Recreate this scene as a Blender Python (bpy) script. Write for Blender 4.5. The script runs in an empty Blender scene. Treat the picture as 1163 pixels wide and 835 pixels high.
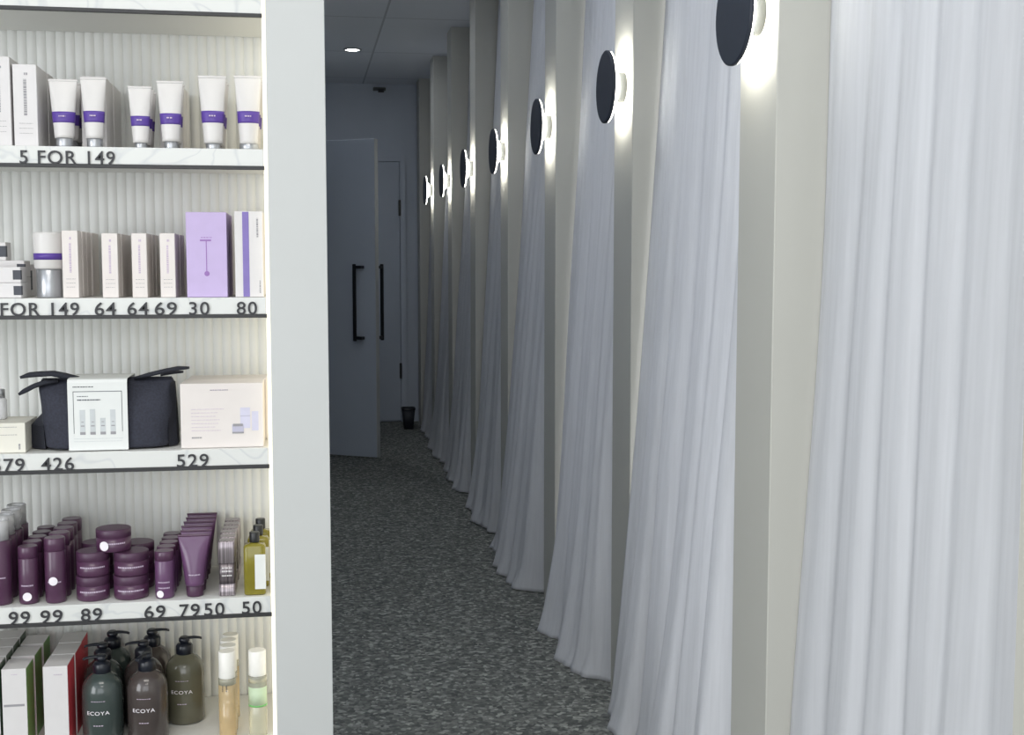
import bpy, bmesh, math, random
from mathutils import Vector, Matrix
import mathutils.noise as mn
random.seed(7)
S = bpy.context.scene
COL = S.collection
PI = math.pi

# ------------------------------------------------------------------ camera
FOC = 1400.0; CW, CH = 1163, 835
CAM = Vector((0, 0, 1.3))
PIT = math.atan(117.5/FOC); YAW = math.atan(236.5*math.cos(PIT)/FOC)
FWD = Vector((math.sin(YAW)*math.cos(PIT), math.cos(YAW)*math.cos(PIT), -math.sin(PIT)))
RGT = Vector((math.cos(YAW), -math.sin(YAW), 0)); UP = RGT.cross(FWD)
def at(u, v, ax, val):            # photo measurement -> point on a world plane
    d = FWD + RGT*((u-581.5)/FOC) - UP*((v-417.5)/FOC)
    return CAM + d*((val-CAM[ax])/d[ax])
cd = bpy.data.cameras.new('camera'); cam = bpy.data.objects.new('camera', cd); COL.objects.link(cam)
cam.location = CAM; cam.rotation_euler = FWD.to_track_quat('-Z', 'Y').to_euler()
cd.sensor_width = 36; cd.lens = FOC/CW*36; cd.clip_start = .05
S.camera = cam

# ------------------------------------------------------------------ materials
def lin(c):
    return tuple((x/255/12.92 if x/255 <= .04045 else ((x/255+.055)/1.055)**2.4) for x in c)
def mat(name, rgb, rough=.5, metal=0, noise=.04, scale=40, bump=0, trans=0, emit=None, es=0, spec=.5, alpha=1, stretch=(1,1,1), coat=0):
    m = bpy.data.materials.new(name); m.use_nodes = True
    nt = m.node_tree; b = nt.nodes['Principled BSDF']
    tc = nt.nodes.new('ShaderNodeTexCoord'); mp = nt.nodes.new('ShaderNodeMapping'); mp.inputs['Scale'].default_value = stretch
    nz = nt.nodes.new('ShaderNodeTexNoise'); nz.inputs['Scale'].default_value = scale; nz.inputs['Detail'].default_value = 4
    nt.links.new(tc.outputs['Object'], mp.inputs[0]); nt.links.new(mp.outputs[0], nz.inputs['Vector'])
    rp = nt.nodes.new('ShaderNodeValToRGB'); c = lin(rgb)
    rp.color_ramp.elements[0].color = (*[x*(1-noise) for x in c], 1); rp.color_ramp.elements[0].position = .35
    rp.color_ramp.elements[1].color = (*[min(1, x*(1+noise)) for x in c], 1); rp.color_ramp.elements[1].position = .65
    nt.links.new(nz.outputs[0], rp.inputs[0]); nt.links.new(rp.outputs[0], b.inputs['Base Color'])
    b.inputs['Roughness'].default_value = rough; b.inputs['Metallic'].default_value = metal
    b.inputs['Specular IOR Level'].default_value = spec
    b.inputs['Transmission Weight'].default_value = trans; b.inputs['Coat Weight'].default_value = coat
    if emit: b.inputs['Emission Color'].default_value = (*lin(emit), 1); b.inputs['Emission Strength'].default_value = es
    if bump:
        bp = nt.nodes.new('ShaderNodeBump'); bp.inputs['Strength'].default_value = bump; bp.inputs['Distance'].default_value = .002
        nt.links.new(nz.outputs[0], bp.inputs['Height']); nt.links.new(bp.outputs[0], b.inputs['Normal'])
    return m
M = {}
M['panel']  = mat('white_laminate', (195,197,196), .45, noise=.01, scale=3)
M['shelf']  = mat('shelf_white', (224,224,220), .4, noise=.01, scale=5)
M['ribs']   = mat('ribbed_white', (226,227,224), .55, noise=.01)
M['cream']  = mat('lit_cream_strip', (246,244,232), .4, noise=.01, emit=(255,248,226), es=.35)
M['strip']  = mat('charcoal_strip', (44,44,46), .45)
M['digit']  = mat('charcoal_digits', (48,48,52), .5)
M['wall']   = mat('painted_wall', (205,205,200), .8, noise=.015, scale=2)
M['pier']   = mat('pillar_paint', (195,194,186), .75, noise=.015, scale=2)
M['farwall']= mat('corridor_paint', (204,211,222), .75, noise=.02, scale=2)
M['door']   = mat('door_paint', (190,198,210), .55, noise=.015, scale=2)
M['black']  = mat('black_metal', (26,28,32), .4, noise=.05)
M['disc']   = mat('charcoal_disc', (40,46,58), .55, noise=.05)
M['stem']   = mat('grey_stem', (84,86,86), .5)
M['glow']   = mat('lamp_diffuser', (255,255,250), .5, emit=(255,253,244), es=8.5)
M['glow2']  = mat('downlight_diffuser', (255,255,250), .5, emit=(255,255,255), es=9)
M['carton'] = mat('white_carton', (216,213,213), .5, noise=.01)
M['cartonp']= mat('pinkish_carton', (224,217,213), .5, noise=.01)
M['cartonw']= mat('warm_white_carton', (224,221,210), .5, noise=.01)
M['lilac']  = mat('lilac_carton', (192,174,214), .5, noise=.02)
M['purple'] = mat('purple_band', (88,62,150), .4, noise=.05)
M['lilacst']= mat('purple_stripe', (128,112,178), .5, noise=.05)
M['tube']   = mat('white_tube', (214,211,209), .35, noise=.01)
M['silver'] = mat('silver_cap', (178,180,184), .3, metal=.75, noise=.03)
M['inkg']   = mat('grey_print', (150,148,152), .6)
M['inkd']   = mat('dark_print', (70,72,80), .6)
M['inkl']   = mat('lilac_print', (150,112,176), .6)
M['inkp']   = mat('pale_print', (196,180,200), .6)
M['fabric'] = mat('black_nylon', (46,48,60), .85, noise=.18, scale=260, bump=.3)
M['webbing']= mat('black_webbing', (34,36,46), .8, noise=.2, scale=400, bump=.4)
M['plum']   = mat('plum_plastic', (80,48,75), .32, noise=.05, coat=.2)
M['plumt']  = mat('plum_tube', (98,64,100), .3, noise=.05, coat=.2)
M['plumd']  = mat('dark_plum_lid', (74,45,70), .4, noise=.08)
M['sticker']= mat('white_sticker', (240,234,240), .5)
M['clear']  = mat('clear_plastic', (236,236,238), .1, trans=.45, noise=.01)
M['chrome'] = mat('brushed_chrome', (150,141,146), .3, metal=.45, noise=.55, scale=55, stretch=(7,7,.02))
M['chromed']= mat('dark_chrome', (108,100,104), .3, metal=.4, noise=.6, scale=55, stretch=(7,7,.02))
M['oil']    = mat('yellow_green_oil', (164,154,56), .12, trans=.45, noise=.08, scale=30)
M['bcap']   = mat('black_cap', (26,28,30), .35)
M['paper']  = mat('paper_label', (224,226,224), .6, noise=.01)
M['teal']   = mat('dark_teal_plastic', (60,70,68), .2, noise=.05, coat=.4)
M['brown']  = mat('dark_brown_plastic', (70,62,60), .2, noise=.05, coat=.4)
M['olive']  = mat('olive_plastic', (96,94,78), .2, noise=.05, coat=.4)
M['pump']   = mat('black_pump', (22,26,36), .3)
M['green']  = mat('green_side', (120,190,112), .5, noise=.25, scale=8)
M['red']    = mat('red_side', (224,76,88), .5, noise=.15, scale=8)
M['dkgreen']= mat('dark_green_side', (92,104,92), .5, noise=.3, scale=8)
M['amber']  = mat('amber_liquid', (238,214,168), .1, trans=.5, noise=.06, scale=20)
M['glassc'] = mat('clear_bottle_glass', (228,226,206), .08, trans=.6, noise=.01)
M['lgreen'] = mat('pale_green_label', (196,214,182), .5)
M['wcap']   = mat('white_cap', (238,236,230), .4)
M['bin']    = mat('dark_bin', (46,50,58), .5)

def cloth_mat(name, rgb):
    m = bpy.data.materials.new(name); m.use_nodes = True; nt = m.node_tree; nt.nodes.clear()
    out = nt.nodes.new('ShaderNodeOutputMaterial'); mx = nt.nodes.new('ShaderNodeMixShader')
    d = nt.nodes.new('ShaderNodeBsdfDiffuse'); t = nt.nodes.new('ShaderNodeBsdfTranslucent')
    tc = nt.nodes.new('ShaderNodeTexCoord'); mp = nt.nodes.new('ShaderNodeMapping'); mp.inputs['Scale'].default_value = (1, 1, .04)
    nz = nt.nodes.new('ShaderNodeTexNoise'); nz.inputs['Scale'].default_value = 90; nz.inputs['Detail'].default_value = 3
    rp = nt.nodes.new('ShaderNodeValToRGB'); c = lin(rgb)
    rp.color_ramp.elements[0].color = (*[x*.96 for x in c], 1); rp.color_ramp.elements[1].color = (*[min(1, x*1.03) for x in c], 1)
    rp.color_ramp.elements[0].position = .3; rp.color_ramp.elements[1].position = .7
    nt.links.new(tc.outputs['Object'], mp.inputs[0]); nt.links.new(mp.outputs[0], nz.inputs['Vector']); nt.links.new(nz.outputs[0], rp.inputs[0])
    nt.links.new(rp.outputs[0], d.inputs[0]); nt.links.new(rp.outputs[0], t.inputs[0])
    mx.inputs[0].default_value = .38
    nt.links.new(d.outputs[0], mx.inputs[1]); nt.links.new(t.outputs[0], mx.inputs[2]); nt.links.new(mx.outputs[0], out.inputs[0])
    return m
M['cloth'] = cloth_mat('white_voile', (234,235,238))

def carpet_mat():
    m = bpy.data.materials.new('speckled_carpet'); m.use_nodes = True; nt = m.node_tree; b = nt.nodes['Principled BSDF']
    tc = nt.nodes.new('ShaderNodeTexCoord'); mp = nt.nodes.new('ShaderNodeMapping'); mp.inputs['Scale'].default_value = (1, 1, 1)
    nt.links.new(tc.outputs['Object'], mp.inputs[0])
    v = nt.nodes.new('ShaderNodeTexVoronoi'); v.inputs['Scale'].default_value = 80; v.inputs['Randomness'].default_value = 1
    n = nt.nodes.new('ShaderNodeTexNoise'); n.inputs['Scale'].default_value = 34; n.inputs['Detail'].default_value = 6; n.inputs['Roughness'].default_value = .8
    nt.links.new(mp.outputs[0], v.inputs['Vector']); nt.links.new(mp.outputs[0], n.inputs['Vector'])
    r1 = nt.nodes.new('ShaderNodeValToRGB'); e = r1.color_ramp.elements
    e[0].position = .0; e[0].color = (*lin((96,98,97)), 1); e[1].position = 1; e[1].color = (*lin((180,181,174)), 1)
    k = e.new(.5); k.color = (*lin((124,126,122)), 1); k = e.new(.8); k.color = (*lin((142,144,139)), 1)
    sp = nt.nodes.new('ShaderNodeSeparateColor'); nt.links.new(v.outputs['Color'], sp.inputs[0]); nt.links.new(sp.outputs[0], r1.inputs[0])
    r2 = nt.nodes.new('ShaderNodeValToRGB'); r2.color_ramp.elements[0].position = .35; r2.color_ramp.elements[0].color = (.72,.72,.72,1)
    r2.color_ramp.elements[1].position = .68; r2.color_ramp.elements[1].color = (1.32,1.32,1.3,1); nt.links.new(n.outputs[0], r2.inputs[0])
    mx = nt.nodes.new('ShaderNodeMix'); mx.data_type = 'RGBA'; mx.blend_type = 'MULTIPLY'; mx.inputs[0].default_value = 1
    nt.links.new(r1.outputs[0], mx.inputs[6]); nt.links.new(r2.outputs[0], mx.inputs[7]); nt.links.new(mx.outputs[2], b.inputs['Base Color'])
    bp = nt.nodes.new('ShaderNodeBump'); bp.inputs['Strength'].default_value = .5; bp.inputs['Distance'].default_value = .004
    nt.links.new(n.outputs[0], bp.inputs['Height']); nt.links.new(bp.outputs[0], b.inputs['Normal'])
    b.inputs['Roughness'].default_value = .95; b.inputs['Specular IOR Level'].default_value = .15
    return m
M['carpet'] = carpet_mat()

def ceil_mat():
    m = bpy.data.materials.new('ceiling_tiles'); m.use_nodes = True; nt = m.node_tree; b = nt.nodes['Principled BSDF']
    tc = nt.nodes.new('ShaderNodeTexCoord'); mp = nt.nodes.new('ShaderNodeMapping')
    mp.inputs['Location'].default_value = (.11, -.25, 0); nt.links.new(tc.outputs['Object'], mp.inputs[0])
    br = nt.nodes.new('ShaderNodeTexBrick'); br.offset = 0; br.squash = 1
    br.inputs['Scale'].default_value = 1; br.inputs['Brick Width'].default_value = .6; br.inputs['Row Height'].default_value = 1.2
    br.inputs['Mortar Size'].default_value = .007; br.inputs['Mortar Smooth'].default_value = .2
    br.inputs['Color1'].default_value = (*lin((222,226,232)), 1); br.inputs['Color2'].default_value = (*lin((218,222,228)), 1)
    br.inputs['Mortar'].default_value = (*lin((180,184,190)), 1)
    nt.links.new(mp.outputs[0], br.inputs['Vector']); nt.links.new(br.outputs[0], b.inputs['Base Color']); b.inputs['Roughness'].default_value = .9
    return m
M['ceiling'] = ceil_mat()

def marble_mat():
    m = bpy.data.materials.new('veined_white'); m.use_nodes = True; nt = m.node_tree; b = nt.nodes['Principled BSDF']
    tc = nt.nodes.new('ShaderNodeTexCoord'); n = nt.nodes.new('ShaderNodeTexNoise'); n.inputs['Scale'].default_value = 7; n.inputs['Detail'].default_value = 2; n.inputs['Distortion'].default_value = 1.2
    nt.links.new(tc.outputs['Object'], n.inputs['Vector'])
    r = nt.nodes.new('ShaderNodeValToRGB'); e = r.color_ramp.elements
    e[0].position = .475; e[0].color = (*lin((218,219,216)), 1); e[1].position = .525; e[1].color = (*lin((218,219,216)), 1)
    k = e.new(.5); k.color = (*lin((203,205,205)), 1)
    nt.links.new(n.outputs[0], r.inputs[0]); nt.links.new(r.outputs[0], b.inputs['Base Color']); b.inputs['Roughness'].default_value = .35
    return m
M['marble'] = marble_mat()

# ------------------------------------------------------------------ mesh helpers
class MB:
    def __init__(s): s.bm = bmesh.new(); s.mi = 0
    def _set(s, faces, mi, smooth):
        for f in faces: f.material_index = mi; f.smooth = smooth
    def box(s, x0, x1, y0, y1, z0, z1, bev=0, mi=0, seg=2):
        t = bmesh.new(); bmesh.ops.create_cube(t, size=1)
        for v in t.verts: v.co = Vector(((x0+x1)/2+v.co.x*(x1-x0), (y0+y1)/2+v.co.y*(y1-y0), (z0+z1)/2+v.co.z*(z1-z0)))
        if bev: bmesh.ops.bevel(t, geom=t.edges[:], offset=bev, segments=seg, affect='EDGES', clamp_overlap=True)
        s.merge(t, mi, False); return s
    def merge(s, t, mi=0, smooth=False, mx=None):
        if mx is not None: bmesh.ops.transform(t, matrix=mx, verts=t.verts[:])
        for f in t.faces: f.material_index = mi; f.smooth = smooth
        me = bpy.data.meshes.new('tmp'); t.to_mesh(me); t.free()
        s.bm.from_mesh(me); bpy.data.meshes.remove(me)
    def rings(s, rings, mi=0, smooth=True, cap=True, closed=True, mx=None):
        t = bmesh.new(); R = []
        for r in rings: R.append([t.verts.new(p) for p in r])
        n = len(R[0])
        for a, b in zip(R, R[1:]):
            for i in range(n if closed else n-1):
                j = (i+1) % n; t.faces.new((a[i], a[j], b[j], b[i]))
        caps = []
        if cap: caps = [t.faces.new(list(reversed(R[0]))), t.faces.new(R[-1])]
        bmesh.ops.recalc_face_normals(t, faces=t.faces[:])
        if mx is not None: bmesh.ops.transform(t, matrix=mx, verts=t.verts[:])
        for f in t.faces: f.material_index = mi; f.smooth = smooth
        for f in caps: f.smooth = False
        me = bpy.data.meshes.new('tmp'); t.to_mesh(me); t.free(); s.bm.from_mesh(me); bpy.data.meshes.remove(me); return s
    def lathe(s, prof, n=28, mi=0, sy=1, cx=0, cy=0, mx=None):
        return s.rings([[(cx+r*math.cos(2*PI*i/n), cy+sy*r*math.sin(2*PI*i/n), z) for i in range(n)] for r, z in prof], mi, mx=mx)
    def bar(s, a, b, r, mi=0, n=10):
        a, b = Vector(a), Vector(b); q = (b-a).to_track_quat('Z', 'Y').to_matrix().to_4x4(); q.translation = a
        return s.lathe([(r, 0), (r, (b-a).length)], n, mi, mx=q)
    def build(s, name, m, parent=None):
        me = bpy.data.meshes.new(name); s.bm.to_mesh(me); s.bm.free()
        for x in (m if isinstance(m, (list, tuple)) else [m]): me.materials.append(x)
        o = bpy.data.objects.new(name, me); COL.objects.link(o)
        if parent: o.parent = parent
        return o
def thing(name, label, cat, loc=(0, 0, 0), group=None, rz=0):
    o = bpy.data.objects.new(name, None); COL.objects.link(o); o.location = loc; o.rotation_euler.z = rz
    o.empty_display_size = .02; o['label'] = label; o['category'] = cat
    if group: o['group'] = group
    return o
def struct(o): o['kind'] = 'structure'; return o
def copy_tree(o, parent=None):
    c = o.copy(); COL.objects.link(c)
    if parent: c.parent = parent
    for ch in list(o.children): copy_tree(ch, c)
    return c
def text_mesh(txt, name, m, parent, x0, x1, z0, z1, y, th=.002, bold=.02):
    cu = bpy.data.curves.new('t', 'FONT'); cu.body = txt; cu.space_character = 1.12; cu.extrude = .05; cu.offset = bold; cu.resolution_u = 6
    to = bpy.data.objects.new('t', cu); COL.objects.link(to)
    bpy.context.view_layer.update()
    me = bpy.data.meshes.new_from_object(to.evaluated_get(bpy.context.evaluated_depsgraph_get()))
    bpy.data.objects.remove(to); bpy.data.curves.remove(cu)
    xs = [v.co.x for v in me.vertices]; ys = [v.co.y for v in me.vertices]
    ax, bx, ay, by = min(xs), max(xs), min(ys), max(ys)
    for v in me.vertices:
        x, yy, z = v.co
        v.co = (x0+(x-ax)/(bx-ax)*(x1-x0), y-(z+.05)/.1*th, z0+(yy-ay)/(by-ay)*(z1-z0))
    me.name = name; me.materials.clear(); me.materials.append(m)
    o = bpy.data.objects.new(name, me); COL.objects.link(o)
    if parent: o.parent = parent
    return o

# ------------------------------------------------------------------ the setting
XP = .91; CZ = 2.75; FY = 10.15; XW = 1.27; XL = -.27
def sbox(name, m, *b): return struct(MB().box(*b).build(name, m))
sbox('floor', M['carpet'], -3.2, 1.5, -2.7, FY+.2, -.1, 0)
sbox('ceiling', M['ceiling'], -3.2, 1.5, -2.7, FY+.2, CZ, CZ+.1)
sbox('wall_right', M['wall'], XW, XW+.12, -2.7, FY+.2, 0, CZ)
sbox('wall_far', M['farwall'], XL-1.6, XW, FY, FY+.15, 0, CZ)
# corridor's left wall with the opening the open door belongs to
b = MB(); b.box(XL-.12, XL, 2.5, 7.78, 0, CZ); b.box(XL-.12, XL, 8.68, FY, 0, CZ); b.box(XL-.12, XL, 7.78, 8.68, 2.13, CZ)
struct(b.build('wall_left', M['farwall']))
b = MB(); b.box(XL-1.6, XL-1.5, 7, FY, 0, CZ); b.box(XL-1.5, XL-.12, 7, 7.1, 0, CZ)
struct(b.build('wall_side_room', M['farwall']))
# shop walls
b = MB(); b.box(-3.2, -3.08, -2.58, -2.15, 0, CZ); b.box(-3.2, -3.08, .45, 2.2, 0, CZ); b.box(-3.2, -3.08, -2.15, .45, 0, .35); b.box(-3.2, -3.08, -2.15, .45, 2.55, CZ)
struct(b.build('wall_shop_left', M['wall']))
b = MB()
for y in (-2.15, -.88, .39): b.box(-3.17, -3.11, y, y+.06, .35, 2.55)
b.box(-3.17, -3.11, -2.15, .45, .35, .41); b.box(-3.17, -3.11, -2.15, .45, 2.49, 2.55)
struct(b.build('window_2', M['panel']))  # unseen side window, added to light the right wall from the left
CL, CR = -1.0, .041
b = MB(); b.box(-3.08, CL-.002, 2.2, 2.5, 0, CZ); b.box(CL-.002, CR, 2.2, 2.5, 2.102, CZ)
struct(b.build('wall_shop_front', M['wall']))
WX0, WX1, WZ0, WZ1 = -2.2, .9, .5, 2.5
b = MB(); b.box(-3.08, WX0, -2.7, -2.58, 0, CZ); b.box(WX1, XW, -2.7, -2.58, 0, CZ); b.box(WX0, WX1, -2.7, -2.58, 0, WZ0); b.box(WX0, WX1, -2.7, -2.58, WZ1, CZ)
struct(b.build('wall_back', M['wall']))
b = MB()
for x in (WX0, (WX0+WX1)/2-.03, WX1-.06): b.box(x, x+.06, -2.68, -2.6, WZ0, WZ1)
b.box(WX0, WX1, -2.68, -2.6, WZ0, WZ0+.06); b.box(WX0, WX1, -2.68, -2.6, WZ1-.06, WZ1)
struct(b.build('window_1', M['panel']))

# pillars between the curtained bays
PW = .205; P0 = 1.24; PITCH = 1.07
pil = [P0+PITCH*k for k in range(8)] + [9.80]
for k, y in enumerate(pil):
    y1 = min(y+PW, FY)
    struct(MB().box(XP, XW, y, y1, 0, CZ, bev=.002, seg=1).build('trim_%d' % (k+1), M['pier']))

# curtains
names = ['nearest the camera, right of the largest wall light',
         'between the largest and second largest wall lights',
         'between the second and third wall lights from the camera',
         'between the third and fourth wall lights from the camera',
         'between the fourth and fifth wall lights from the camera',
         'between the fifth and sixth wall lights from the camera',
         'between the sixth and seventh wall lights from the camera',
         'beyond the last wall light, beside the dark waste bin']
def curtain(k, ya, yb, bot, spread=0, seed=0):
    rnd = random.Random(100+k+seed); lam = .125+rnd.random()*.03
    ph = rnd.random()*6.28; NY, NZ = 150, 64; y0, y1 = ya+.012, yb-.012
    t = bmesh.new(); G = []
    for j in range(NZ+1):
        s = j/NZ; z = .006+(CZ-.012)*(s**1.25)
        zz = z/CZ; row = []
        for i in range(NY+1):
            q = i/NY; y = y0+(y1-y0)*q
            tk = min(1, q/.13); tk = tk*tk*(3-2*tk); ft = min(1, (1-q)/.35); ft = ft*ft*(3-2*ft); base = XP+.035+(.095+.0)*zz**.85+((bot*ft+fend[k]*(1-ft)-.035)*tk)*(1-zz)**1.2
            w = mn.noise(Vector((y*2.1+k*9.3, zz*.9, 1.7)))*1.5
            p = 2*PI*y/lam+ph+w*2.2
            amp = .0036+.0065*(1-zz)**1.3+.013*max(0, 1-z/.55)**1.6
            amp *= .75+.6*mn.noise(Vector((y*3.3, k*3.1, 5.5)))
            fold = math.sin(p)+.32*math.sin(2.03*p+1.1+w)+.45*math.sin(.47*p+k)
            x = base+amp*fold*(.35+.65*min(1, 6*q)) + .010*mn.noise(Vector((y*7, zz*3.2, k*2.0)))*(1-zz*.5)
            x -= .018*tk*max(0, 1-z/.10)**2*(1+.6*math.sin(p))       # cloth easing outward where it meets the carpet
            x -= .034*tk*max(0, 1-z/.7)**2*(abs(math.sin(PI*(y-y0)/.37+k*1.3))**1.5-.45)
            yy = y+amp*.55*math.cos(p)*min(1, 6*min(q, 1-q))
            yy -= spread*(1-zz)**2*max(0, (.5-q))*0
            row.append(t.verts.new((min(x, XW-.02), min(max(yy, y0), y1), z)))
        G.append(row)
    for j in range(NZ):
        for i in range(NY):
            f = t.faces.new((G[j][i], G[j][i+1], G[j+1][i+1], G[j+1][i])); f.smooth = True
    me = bpy.data.meshes.new('curtain'); t.to_mesh(me); t.free(); me.materials.append(M['cloth'])
    o = bpy.data.objects.new('curtain', me); COL.objects.link(o)
    md = o.modifiers.new('s', 'SOLIDIFY'); md.thickness = .0015
    o['label'] = 'white floor-length curtain '+names[k]; o['category'] = 'curtain'; o['group'] = 'white curtains along the right wall'
bots = [.04, -.04, -.065, -.085, -.045, -.04, -.035, .01]
fend = [.04, -.04, -.01, -.05, -.02, -.02, -.02, .01]
for k in range(8): curtain(k, pil[k]+PW, pil[k+1], bots[k])

# wall lights
def sconce():
    r = thing('wall_light', 'x', 'wall light', (XP, 0, 1.81), 'black disc wall lights on the pillars')
    rot = Matrix.Rotation(-PI/2, 4, 'Y')       # +Z of the lathe points to -X, away from the pillar
    MB().lathe([(.042, .0005), (.042, .026)], 32, mx=rot).build('mounting_stem', M['stem'], r)
    MB().lathe([(.050, .026), (.052, .040), (.096, .0425), (.099, .0440), (.099, .0472)], 48, mx=rot).build('diffuser', M['glow'], r)
    MB().lathe([(.100, .0472), (.102, .049), (.102, .055), (.099, .057)], 48, mx=rot).build('disc_shade', M['disc'], r)
    return r
ln = ['black disc wall light cut by the top edge, largest and nearest the camera', 'second nearest black disc wall light, just left of the largest one',
      'third black disc wall light from the camera', 'fourth black disc wall light from the camera, middle of the row of seven',
      'fifth black disc wall light down the corridor', 'sixth black disc wall light down the corridor, last but one',
      'seventh and farthest black disc wall light, deepest in the corridor']
pr = sconce()
for k in range(7):
    o = pr if k == 0 else copy_tree(pr)
    o.location = (XP, pil[k+1]+PW/2, 1.80+.004*k); o['label'] = ln[k]

# open door leaf
dr = bpy.data.objects.new('door_1', None); COL.objects.link(dr); dr['kind'] = 'structure'
dx, dy = -.85, .53; ang = math.atan2(dy, dx); dr.location = (.465, 8.19, 0); dr.rotation_euler.z = ang
# local x runs from the free edge to the hinge; local -y is the far side after rotation
MB().box(0, .84, -.04, 0, .012, 2.118, bev=.002, seg=1).build('door_leaf', M['door'], dr)
def pull(sgn, x):
    b = MB(); yb = 0 if sgn > 0 else -.04; yo = yb+sgn*(.05 if sgn > 0 else .085)
    b.box(x-.011, x+.011, min(yo, yo-sgn*.014), max(yo, yo-sgn*.014), .79, 1.30, bev=.002)
    for z in (.80, 1.27): b.box(x-.011, x+.035, min(yb, yo), max(yb, yo), z, z+.02, bev=.002) if sgn < 0 else b.box(x-.052, x+.011, min(yb, yo), max(yb, yo), z, z+.02, bev=.002)
    o = b.build('pull_handle', M['black'], dr); o['label'] = 'black D-shaped pull handle'; return o
pull(1, .135); pull(-1, .016)
o = MB().box(-.0035, .0005, -.0405, .0005, .013, 2.117, bev=.0005, seg=1).build('edge_strip', M['panel'], dr); o['label'] = 'pale strip along the free edge'
b = MB()
for z in (.25, 1.0, 1.8): b.bar((.845, -.02, z), (.845, -.02, z+.1), .007)
b.build('hinge', M['black'], dr)
# closed door in the far wall
d2 = bpy.data.objects.new('door_2', None); COL.objects.link(d2); d2['kind'] = 'structure'; d2.location = (.36, FY, 0)
MB().box(-.41, .415, -.03, -.002, .012, 2.125, bev=.002, seg=1).build('door_leaf', M['door'], d2)
b = MB(); b.box(-.46, -.415, -.035, -.001, 0, 2.17, bev=.002); b.box(.42, .465, -.035, -.001, 0, 2.17, bev=.002); b.box(-.415, .42, -.035, -.001, 2.13, 2.17, bev=.002)
b.build('door_frame', M['farwall'], d2)
for z in (.36, 1.69):
    MB().box(.405, .425, -.045, -.031, z, z+.13, bev=.003).build('hinge', M['black'], d2)
b = MB(); b.box(-.34, -.32, -.085, -.07, .9, 1.25, bev=.002); b.box(-.34, -.32, -.07, -.03, .9, .92); b.box(-.34, -.32, -.07, -.03, 1.23, 1.25)
b.build('pull_handle', M['black'], d2)

# waste bin
t = thing('waste_bin', 'small dark tapered waste bin on the carpet at the far end of the corridor', 'bin', (.80, 9.70, 0))
b = MB(); n = 24
def rr(hx, hy, z, r=.25):
    out = []
    for i in range(n):
        a = 2*PI*i/n; c, s_ = math.cos(a), math.sin(a); out.append((hx*math.copysign(abs(c)**.5, c), hy*math.copysign(abs(s_)**.5, s_), z))
    return out
b.rings([rr(.037, .05, .001), rr(.052, .07, .16), rr(.046, .064, .16), rr(.033, .045, .02)]).build('bin_body', M['bin'], t)
b = MB(); b.rings([rr(.055, .073, .155), rr(.055, .073, .168), rr(.048, .066, .168), rr(.048, .066, .155)], cap=False).build('rim', M['black'], t)
# ceiling downlight and detector
t = thing('ceiling_light', 'round recessed downlight glowing in the corridor ceiling', 'ceiling light', (.345, 8.55, CZ))
MB().lathe([(.062, -.001), (.062, -.008), (.050, -.010), (.048, -.001)], 32).build('trim_ring', M['panel'], t)
MB().lathe([(.046, -.001), (.046, -.006)], 32).build('diffuser', M['glow2'], t)
for k, y in enumerate((2.0, 3.63, 5.27, 6.70)):  # extra downlights out of view, added to brighten the corridor
    t = thing('ceiling_light', ['round recessed downlight at the mouth of the corridor beside the shelving unit', 'round recessed downlight in the corridor ceiling just past the shelving unit', 'round recessed downlight in the middle of the corridor ceiling', 'round recessed downlight just above the top edge of the photo'][k], 'ceiling light', (.345, y, CZ))
    MB().lathe([(.062, -.001), (.062, -.008), (.050, -.010), (.048, -.001)], 32).build('trim_ring', M['panel'], t)
    MB().lathe([(.046, -.001), (.046, -.006)], 32).build('diffuser', M['glow2'], t)
for y in (2.0, 3.63, 5.27, 6.70, 8.55):  # only the farthest lamp belongs to the visible downlight; the others are added
    l = bpy.data.lights.new('downlight_lamp', 'AREA'); l.shape = 'DISK'; l.size = .09; l.energy = {2.0: 2.2, 3.63: 2.2, 5.27: 1.1, 6.70: .9, 8.55: 1.5}[y]; l.color = (.86, .92, 1)
    o = bpy.data.objects.new('downlight_lamp', l); COL.objects.link(o); o.location = (.345, y, CZ-.012)
t = thing('door_sensor', 'small dark sensor on the far wall just below the ceiling', 'sensor', (.62, FY, 2.705))
MB().box(-.05, .05, -.05, -.001, -.012, .012, bev=.003).build('housing', M['stem'], t)
MB().box(-.012, .035, -.062, -.050, -.03, -.002, bev=.002).build('lens', M['black'], t)

# ------------------------------------------------------------------ the shelving unit
YF = 2.2; YB = 2.455
XS = -.066       # inner right end of the bays
ZL = [.151, .414, .678, .945, 1.211, 1.467, 1.726, 1.99]      # charcoal line under each shelf front
LIP = .031
unit = thing('shelving_unit', 'white shelving unit with ribbed back, marbled shelf fronts and raised charcoal price numbers', 'shelving', (0, YF, 0))
def L(x): return x
def ub(name, m, x0, x1, y0, y1, z0, z1, bev=.0008, parent=unit):
    return MB().box(x0, x1, y0-YF, y1-YF, z0, z1, bev, seg=1).build(name, m, parent)
ub('side_panel', M['panel'], XS+.007, CR, YF, 2.495, 0, 2.1)
ub('side_panel', M['panel'], CL, CL+.05, YF, 2.495, 0, 2.1)
ub('trim_strip', M['cream'], XS, XS+.0068, YF+.001, YB, .06, 2.06)['label'] = 'cream trim strip along the right end of the bays'  # taken for a vertical LED, so its material emits
ub('plinth', M['panel'], CL+.05, XS, YF+.01, YB, .0, .118)
ub('top_panel', M['panel'], CL+.05, XS, YF, YB, 2.062, 2.1)
b = MB(); t_ = bmesh.new(); pts = []; pitch = .0172; x = CL+.05
while x < XS:
    for q in range(8):
        xx = x+pitch*q/8
        if xx > XS: break
        pts.append((xx, YB-YF-.0034*abs(math.sin(PI*q/8))**.8))
    x += pitch
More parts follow.
